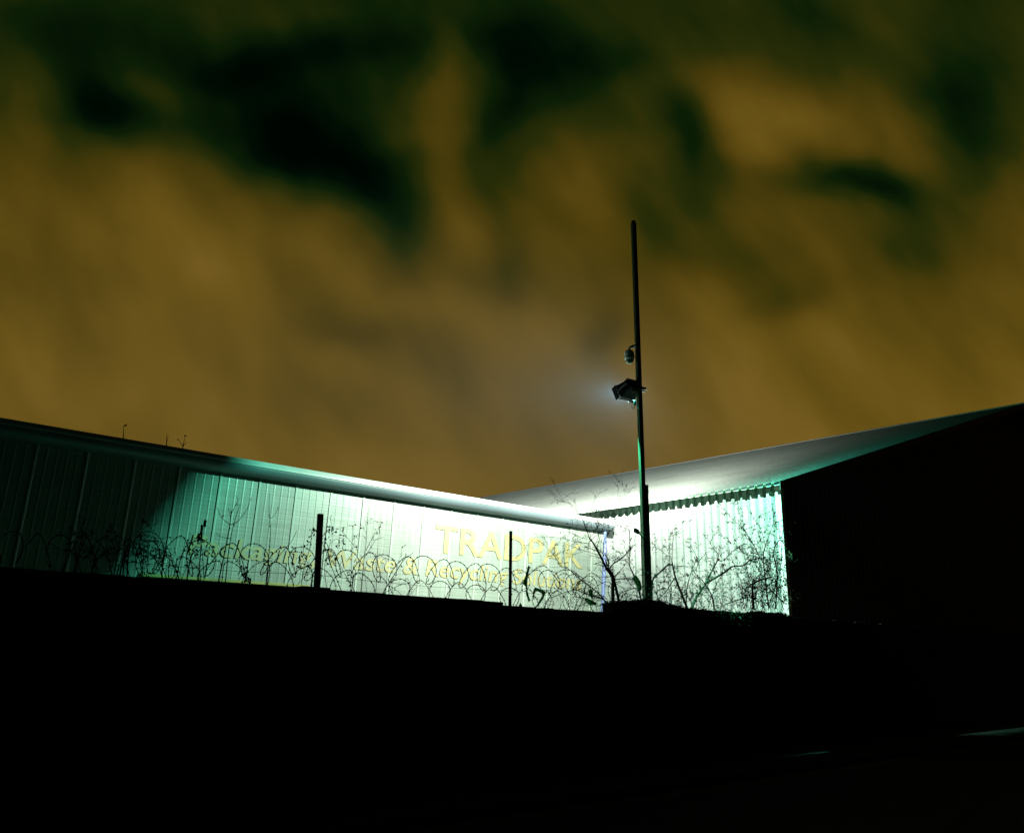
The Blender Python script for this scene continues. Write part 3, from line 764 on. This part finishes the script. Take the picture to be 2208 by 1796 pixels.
for k, (xa, lab) in enumerate(((200, 'dense dark bramble on the wall at the far left'), (290, 'bramble thicket left of the seed spike weed, in the dark'), (375, 'bramble arching over the wall at the edge of the lit cladding'))):
    rr = random.Random(40+k); st = []
    for i in range(10):
        x0 = xa+rr.uniform(-45, 45); dx = rr.uniform(-45, 45); hgt = rr.uniform(45, 105)
        y0 = 1250-(400-x0)*.07
        st.append(([(x0, y0+4), (x0+dx*.3, y0-hgt*.5), (x0+dx*.8, y0-hgt*.9), (x0+dx*1.3, y0-hgt*rr.uniform(.75, 1.05))], rr.uniform(.004, .010), .002))
    plant('bramble', lab, 'bramble', BW+.26, st, 50+k, .45, .20, 1, .28, .04, jit=.05, group='brambles on the wall top')
def vine_leaves(mb, tw, lf, rr):
    for (x, y, n, sp) in ((675, 1146, 9, 9), (712, 1142, 12, 9), (735, 1165, 8, 8), (668, 1168, 8, 8), (700, 1160, 8, 10), (650, 1200, 14, 14), (730, 1172, 6, 8),
                          (690, 1178, 8, 12), (640, 1215, 10, 12), (716, 1205, 6, 12), (528, 1238, 20, 11), (535, 1252, 18, 12), (520, 1225, 8, 8)):
        for i in range(n):
            p = at(x+rr.gauss(0, sp*.55), y+rr.gauss(0, sp*.5), BW+.22+rr.uniform(-.12, .12))
            leafy(lf, p, (wob(rr, .6)+Vector((0, 0, -1))).normalized(), rr.uniform(.025, .05), rr)
plant('creeper', 'leafy creeper with drooping leaves climbing round the thick steel post', 'creeper', BW+.22, [
    ([(650, 1262), (655, 1225), (668, 1180), (672, 1148), (666, 1142)], .005, .002), ([(738, 1278), (722, 1240), (703, 1190), (694, 1160), (712, 1140), (716, 1136)], .006, .002),
    ([(705, 1272), (700, 1220), (712, 1172), (735, 1160), (742, 1168)], .005, .002), ([(690, 1266), (670, 1230), (655, 1196), (640, 1190)], .005, .002),
    ([(770, 1284), (745, 1240), (722, 1200), (700, 1165)], .006, .002), ([(640, 1262), (660, 1240), (690, 1215), (720, 1195)], .004, .002),
    ([(525, 1262), (530, 1240), (524, 1222)], .006, .003)], 15, .28, .14, 1, .22, .045, jit=.04, group=G1, extra=vine_leaves)
plant('sapling', 'thin upright stem with an open fan of twigs, just right of the thick post', 'sapling', BW+.30, [
    ([(755, 1280), (757, 1240), (759, 1173), (760, 1133)], .005, .002), ([(760, 1173), (745, 1155), (737, 1145), (730, 1140)], .003, .0015), ([(759, 1165), (770, 1156), (783, 1155)], .002, .0015),
    ([(759, 1134), (750, 1134), (742, 1137)], .002, .0012)], 16, .25, .12, 1, .18, .035, jit=.02, group=G1, tr=.0021)
plant('sapling', 'tallest thin stem with seed heads, left of the ampersand', 'sapling', BW+.30, [
    ([(778, 1282), (781, 1250), (785, 1204), (790, 1164), (792, 1105)], .008, .002), ([(789, 1187), (798, 1168), (804, 1159), (812, 1146), (821, 1133)], .004, .002),
    ([(785, 1204), (795, 1188), (810, 1165), (828, 1158)], .004, .0018), ([(789, 1150), (783, 1135), (777, 1128)], .002, .0015), ([(791, 1130), (803, 1126), (811, 1122)], .002, .0012),
    ([(790, 1278), (787, 1240), (778, 1200), (765, 1180)], .004, .0015)], 17, .35, .16, 1, .14, .03, jit=.03, group=G1, tr=.0024)
plant('sapling', 'thick slanting stem leaning across the painted ampersand', 'sapling', BW+.30, [
    ([(825, 1284), (832, 1268), (859, 1225), (872, 1206), (893, 1190)], .010, .003), ([(810, 1282), (813, 1230), (814, 1180)], .005, .002),
    ([(859, 1225), (850, 1210), (836, 1205)], .004, .003), ([(829, 1278), (860, 1262), (885, 1255)], .004, .002), ([(866, 1200), (866, 1180)], .002, .0015)], 18, .4, .14, 1, .16, .035, jit=.03, group=G1, tr=.0024)
plant('weed', 'low scrubby weed on the coping beneath the lower wire loops', 'weed', BW+.20, [
    ([(880, 1288), (900, 1265), (925, 1252)], .003, .0015), ([(890, 1288), (885, 1262), (878, 1245)], .003, .0015), ([(925, 1290), (930, 1262), (940, 1250)], .003, .0015), ([(870, 1286), (850, 1268), (840, 1262)], .003, .0015),
    ([(850, 1286), (845, 1262), (848, 1248)], .003, .0015)], 19, .35, .10, 0, .30, .028, jit=.03, group=G1, tr=.0020)

# bare tree right of the downpipe
TM = BW+.34
tree_st = [
    ([(1322, 1312), (1321, 1270), (1321, 1245), (1308, 1226), (1298, 1205), (1290, 1190), (1280, 1172), (1271, 1160)], .034, .012),
    ([(1337, 1312), (1331, 1280), (1324, 1250), (1320, 1238), (1312, 1226)], .026, .022),
    ([(1271, 1160), (1262, 1136), (1252, 1112), (1238, 1095), (1222, 1083), (1203, 1080)], .008, .002),
    ([(1271, 1160), (1284, 1142), (1291, 1128), (1296, 1116)], .007, .003), ([(1272, 1168), (1290, 1150), (1310, 1132), (1330, 1118)], .006, .002),
    ([(1283, 1180), (1292, 1165), (1288, 1140), (1280, 1110), (1274, 1078)], .006, .0018),
    ([(1313, 1228), (1322, 1216), (1340, 1204), (1357, 1187), (1370, 1173)], .013, .004), ([(1357, 1187), (1365, 1172), (1372, 1150)], .005, .002),
    ([(1311, 1226), (1311, 1205), (1303, 1192), (1301, 1170), (1312, 1150), (1322, 1140)], .010, .002),
    ([(1321, 1240), (1322, 1190), (1323, 1150), (1328, 1110), (1333, 1060), (1338, 1035)], .005, .0012), ([(1322, 1150), (1338, 1105), (1346, 1075), (1348, 1052)], .004, .0012),
    ([(1272, 1172), (1245, 1168), (1210, 1160), (1155, 1157)], .006, .0015), ([(1290, 1196), (1262, 1188), (1240, 1180), (1215, 1170)], .005, .0015),
    ([(1267, 1162), (1250, 1158), (1232, 1148), (1222, 1146)], .005, .0015),
    ([(1310, 1305), (1296, 1285), (1275, 1266), (1248, 1246), (1228, 1228), (1210, 1220), (1200, 1205), (1188, 1190)], .014, .003),
    ([(1318, 1308), (1300, 1292), (1270, 1282), (1252, 1275), (1235, 1272), (1210, 1280), (1185, 1290)], .012, .005),
    ([(1322, 1250), (1345, 1247), (1360, 1245)], .012, .006), ([(1330, 1285), (1345, 1275), (1368, 1268)], .009, .005),
    ([(1300, 1300), (1290, 1306), (1272, 1300)], .010, .006), ([(1285, 1180), (1297, 1192), (1306, 1200), (1311, 1210)], .006, .006)]
plant('bare_tree', 'bare branching tree growing over the wall in front of the blue downpipe', 'tree', TM, tree_st, 21, .75, .32, 2, .08, .032, up=.15, jit=.045, tr=.0027, root=0)
def tuft(pts_, lab, seed, n, spread, lsz):
    pass
# shrubs right of the pole
plant('bare_shrub', 'twiggy shrub squeezed between the bare tree and the pole', 'shrub', BW+.36, [
    ([(1386, 1308), (1376, 1268), (1368, 1243), (1357, 1217), (1358, 1196), (1357, 1146), (1346, 1138)], 0.0188, 0.0037), ([(1357, 1146), (1364, 1136)], 0.0058, 0.0025),
    ([(1357, 1217), (1345, 1203), (1335, 1190)], 0.0058, 0.0025), ([(1378, 1275), (1362, 1262), (1352, 1250)], 0.0087, 0.0037), ([(1382, 1290), (1365, 1282), (1345, 1290)], 0.0101, 0.0037)], 22, .85, .26, 2, .24, .038, up=.2, jit=.04, tr=0.0032, root=0)
plant('bare_shrub', 'tall forked shrub directly right of the pole with one long thin upright shoot', 'shrub', BW+.36, [
    ([(1482, 1312), (1470, 1280), (1458, 1250), (1452, 1226), (1449, 1212)], 0.0247, 0.0125), ([(1449, 1212), (1450, 1175), (1454, 1150), (1458, 1135)], 0.0072, 0.0025), ([(1458, 1135), (1475, 1130)], 0.0029, 0.0013),
    ([(1449, 1218), (1440, 1218), (1424, 1233), (1410, 1246), (1406, 1262), (1406, 1300)], 0.0145, 0.0150), ([(1425, 1187), (1432, 1175), (1445, 1158), (1455, 1145)], 0.0043, 0.0025),
    ([(1456, 1244), (1447, 1258), (1432, 1280), (1415, 1292)], 0.0116, 0.0050), ([(1443, 1204), (1432, 1192), (1420, 1182), (1405, 1168)], 0.0058, 0.0019), ([(1452, 1222), (1470, 1220), (1492, 1222)], 0.0072, 0.0037)], 23, .9, .28, 2, .25, .038, up=.15, jit=.05, tr=0.0032, root=0)
plant('bare_shrub', 'thick limbed shrub in the middle of the ribbed wall, forking low over the brick wall', 'shrub', BW+.36, [
    ([(1490, 1314), (1500, 1290), (1520, 1260), (1530, 1240), (1540, 1222), (1548, 1205), (1548, 1193)], 0.0319, 0.0088), ([(1548, 1208), (1560, 1208), (1575, 1193), (1598, 1175), (1612, 1172)], 0.0116, 0.0037),
    ([(1520, 1258), (1545, 1244), (1565, 1232), (1580, 1221), (1603, 1219), (1618, 1207), (1640, 1204)], 0.0232, 0.0100), ([(1640, 1204), (1622, 1198), (1600, 1192)], 0.0116, 0.0050),
    ([(1540, 1314), (1537, 1290), (1530, 1275), (1520, 1258), (1503, 1240)], 0.0203, 0.0063), ([(1480, 1310), (1481, 1270), (1489, 1238), (1495, 1220)], 0.0130, 0.0050),
    ([(1548, 1193), (1538, 1182), (1532, 1170), (1540, 1150)], 0.0043, 0.0015), ([(1505, 1210), (1495, 1185), (1482, 1165)], 0.0043, 0.0013), ([(1536, 1284), (1545, 1258), (1556, 1240), (1560, 1222)], 0.0087, 0.0025),
    ([(1500, 1240), (1503, 1222), (1507, 1210), (1514, 1200)], 0.0072, 0.0050)], 24, .95, .28, 2, .30, .040, up=.1, jit=.05, tr=0.0032, root=0)
plant('bare_shrub', 'tangled dark shrub with long whippy canes against the right end of the ribbed wall', 'shrub', BW+.32, [
    ([(1658, 1312), (1650, 1250), (1646, 1205), (1650, 1177), (1668, 1125), (1667, 1095), (1670, 1070)], 0.0174, 0.0025), ([(1650, 1177), (1640, 1140), (1625, 1118), (1605, 1085)], 0.0072, 0.0025),
    ([(1640, 1205), (1622, 1170), (1600, 1138), (1580, 1120), (1562, 1096)], 0.0116, 0.0022), ([(1600, 1138), (1595, 1110), (1592, 1088)], 0.0043, 0.0019), ([(1645, 1180), (1635, 1155), (1612, 1150), (1600, 1135)], 0.0043, 0.0013),
    ([(1625, 1314), (1623, 1285), (1622, 1260)], 0.0290, 0.0213), ([(1622, 1259), (1640, 1250), (1665, 1243)], 0.0232, 0.0150), ([(1565, 1302), (1590, 1294), (1620, 1285), (1645, 1275)], 0.0116, 0.0050),
    ([(1672, 1312), (1676, 1240), (1668, 1190), (1680, 1165), (1688, 1168)], 0.0203, 0.0075), ([(1690, 1300), (1660, 1270), (1640, 1250)], 0.0145, 0.0075), ([(1610, 1310), (1614, 1250), (1608, 1215), (1600, 1175)], 0.0087, 0.0037),
    ([(1595, 1308), (1600, 1265), (1586, 1225), (1562, 1160)], 0.0072, 0.0022), ([(1660, 1300), (1682, 1230), (1685, 1180), (1680, 1140)], 0.0130, 0.0025), ([(1650, 1177), (1662, 1150), (1690, 1135)], 0.0043, 0.0013)], 25, .95, .34, 2, .36, .046, up=.25, jit=.06, tr=0.0034, root=0)
plant('bare_shrub', 'dense bramble mass in front of the building corner, darkest of the shrubs', 'shrub', BW+.28, [
    ([(1600+i*7, 1316), (1606+i*6.5+(-1)**i*9, 1285), (1612+i*6, 1255-(i % 3)*12), (1622+i*5.2+(-1)**i*10, 1222-(i % 4)*14)], 0.0087, 0.0025) for i in range(15)], 26, 1.0, .28, 2, .45, .048, up=.1, jit=.05, tr=0.0032, root=0)
plant('bare_shrub', 'low twiggy scrub along the wall top between the forked shrubs', 'shrub', BW+.22, [
    ([(1400+i*11, 1310+i*.3), (1396+i*11+(-1)**i*8, 1292), (1405+i*11-(-1)**i*10, 1265-(i % 3)*9)], 0.0072, 0.0025) for i in range(24)], 27, 1, .22, 2, .42, .038, up=.05, jit=.05, tr=0.0028, root=0)
plant('weed', 'leafy straggling growth on the wall right of the torn plastic, left of the bare tree', 'weed', BW+.22, [
    ([(1170+i*17, 1318), (1176+i*17, 1300), (1168+i*18, 1285-(i % 3)*6)], 0.0058, 0.0019) for i in range(7)], 28, .9, .15, 1, .40, .028, up=.0, jit=.05, tr=0.0027, group=G1)

# ivy on and down the wall
rr = random.Random(77)
iv = thing('ivy', (15, BW-.05, 2.0), 'ivy blanket bulging over the wall top at the foot of the pole and hanging down', 'ivy')
lf = MB(); st = MB()
def crown(s): return 2.72 + .10*math.exp(-((s-14.3)/.8)**2)*1.0 + .05*noise.noise(Vector((s*2.1, 3, 0))) + .06*math.exp(-((s-18.4)/.6)**2)
for i in range(7500):
    s = rr.uniform(13.18, 19.6); f = rr.random()
    zt = crown(s)
    if f < .55: p = Vector((s, BW+rr.uniform(-.06, .26), zt-abs(rr.gauss(0, .04))))
    else: p = Vector((s, BW-rr.uniform(.01, .09), zt-abs(rr.gauss(0, .55))-.02))
    leafy(lf, p, (wob(rr, 1)+Vector((0, -.4, -.5))).normalized(), rr.uniform(.03, .06), rr)
for i in range(34):
    s = rr.uniform(13.2, 19.4); p = Vector((s, BW-.03, crown(s))); pts = [p]
    for k in range(10): p = p+Vector((rr.uniform(-.05, .05), rr.uniform(-.015, .005), -rr.uniform(.06, .14))); p.y = min(p.y, BW-.014); pts.append(p)
    st.tube(pts, .004, 4)
mb = MB()
for i in range(60):                            # solid woody core under the leaves
    s = 13.2+i*.107; mb.obox(Vector((s, BW+.11, 2.70)), X, Y, Z, .053, .10, max(.012, crown(s)-2.725)) 
mb.build('woody_mat', M['bark'], iv); lf.build('leaves', M['leaf'], iv); st.build('stem', M['twig'], iv)

# little plants rooted in the long gutter
for k, (x, y, h, lab) in enumerate(((265, 953, .13, 'single thin weed stalk in the gutter, leftmost of the three gutter weeds'), (358, 967, .13, 'slightly bent weed in the gutter, the middle one of three'), (393, 973, .13, 'small branching weed in the gutter, rightmost of three'))):
    rr = random.Random(90+k); b = at(x, y, LM-.2); b.z = 5.25
    mb = MB(); d = Vector((0.1*(k-.5), 0, 1)); grow(mb, mb, b, d, h*1.5+.02, .010, 0 if k == 0 else 1, rr, .5, .3 if k else .1, .06, .2)
    if k == 2:
        for a in (-.8, .9): grow(mb, mb, b+Vector((0, 0, .05)), Vector((a, .2, .8)), .15, .007, 0, rr, .5, .5, .05, .2)
    tag(mb.build('gutter_weed', M['twig'], None, tuple(b)), lab, 'weed', 'weeds in the gutter')

# torn plastic caught in the wire
def film(outline_px, m, label, seed, thick=.0):
    """a ragged crumpled strip: left/right edge pairs down its length"""
    rr = random.Random(seed); mb = MB(); n = 7; rows = []
    L_, R_ = outline_px; K_ = len(L_)
    dense = lambda P: smooth_path([Vector((x, y, 0)) for x, y in P], 5)
    A = dense(L_); B = dense(R_)
    for i in range(len(A)):
        row = []
        for k in range(n+1):
            f = k/n; x = A[i].x+(B[i].x-A[i].x)*f; y = A[i].y+(B[i].y-A[i].y)*f
            depth = .045*math.sin(f*9+seed+i*.35)+.02*noise.noise(Vector((i*.5, k*.9, seed)))
            row.append(at(x+rr.uniform(-.35, .35), y+rr.uniform(-.35, .35), m+depth))
        rows.append(row)
    for r_ in rows: mb.v += r_
    for i in range(len(rows)-1):
        for k in range(n): mb.f.append([i*(n+1)+k, i*(n+1)+k+1, (i+1)*(n+1)+k+1, (i+1)*(n+1)+k])
    return mb
def rag(parts, m, label, seed):
    t = MB()
    for k, p in enumerate(parts):
        q = film(p, m, label, seed+k); t.add(q.v, q.f)
    b = at(*parts[0][0][0], m)
    tag(t.build('torn_plastic', M['plastic'], None, tuple(b), True), label, 'plastic', 'torn plastic sheet caught in the wire')
rag([([(1139, 1218), (1133, 1240), (1128, 1258), (1134, 1266), (1134, 1280), (1140, 1298)], [(1143, 1222), (1139, 1240), (1137, 1262), (1137, 1266), (1139, 1280), (1144, 1294)]),
     ([(1141, 1220), (1148, 1228)], [(1143, 1224), (1152, 1232)])], BW+.12, 'long twisted strip of torn green plastic hanging narrow waisted, right of the slim post', 3)
rag([([(1153, 1266), (1160, 1268), (1170, 1272), (1176, 1276), (1172, 1290), (1160, 1306), (1152, 1314)], [(1152, 1272), (1162, 1276), (1168, 1280), (1169, 1284), (1162, 1296), (1156, 1306), (1150, 1310)]),
     ([(1152, 1268), (1149, 1278), (1150, 1292)], [(1156, 1272), (1152, 1281), (1153, 1292)])], BW+.12, 'hooked loop of torn green plastic touching the coping, second from the slim post', 9)
rag([([(1122, 1298), (1118, 1308), (1116, 1316)], [(1124, 1302), (1127, 1308), (1128, 1316)])], BW+.10, 'small green plastic tuft on the coping, nearest the slim post', 14)
rag([([(1255, 1284), (1262, 1294), (1272, 1306)], [(1256, 1292), (1268, 1290), (1290, 1302)]), ([(1268, 1272), (1270, 1280), (1274, 1288)], [(1276, 1270), (1278, 1280), (1278, 1290)])], BW+.14, 'ragged plastic shred snagged under the bare tree, left of the blue downpipe', 20)
rag([([(1302, 1300), (1300, 1312), (1306, 1320)], [(1310, 1296), (1312, 1308), (1312, 1320)]), ([(1362, 1246), (1372, 1262), (1378, 1276)], [(1372, 1240), (1382, 1256), (1384, 1270)])], BW+.20, 'plastic scraps tangled in the branches between the bare tree and the pole', 26)

# ------------------------------------------------------------------ damp night air
hz = MB(); hz.box((-100, -100, -1.2), (130, 130, 13.0)); h = hz.build('haze', M['black'])
hm = bpy.data.materials.new('haze_volume'); hm.use_nodes = True; nt = hm.node_tree; nt.nodes.clear()
o_ = nt.nodes.new('ShaderNodeOutputMaterial'); v_ = nt.nodes.new('ShaderNodeVolumePrincipled')
v_.inputs['Color'].default_value = (.16, .58, 1, 1); v_.inputs['Density'].default_value = .00018; v_.inputs['Anisotropy'].default_value = 0
nt.links.new(v_.outputs[0], o_.inputs['Volume']); h.data.materials.clear(); h.data.materials.append(hm); tag(h, kind='stuff')
for o in bpy.data.objects:
    if '_base' in o: del o['_base']
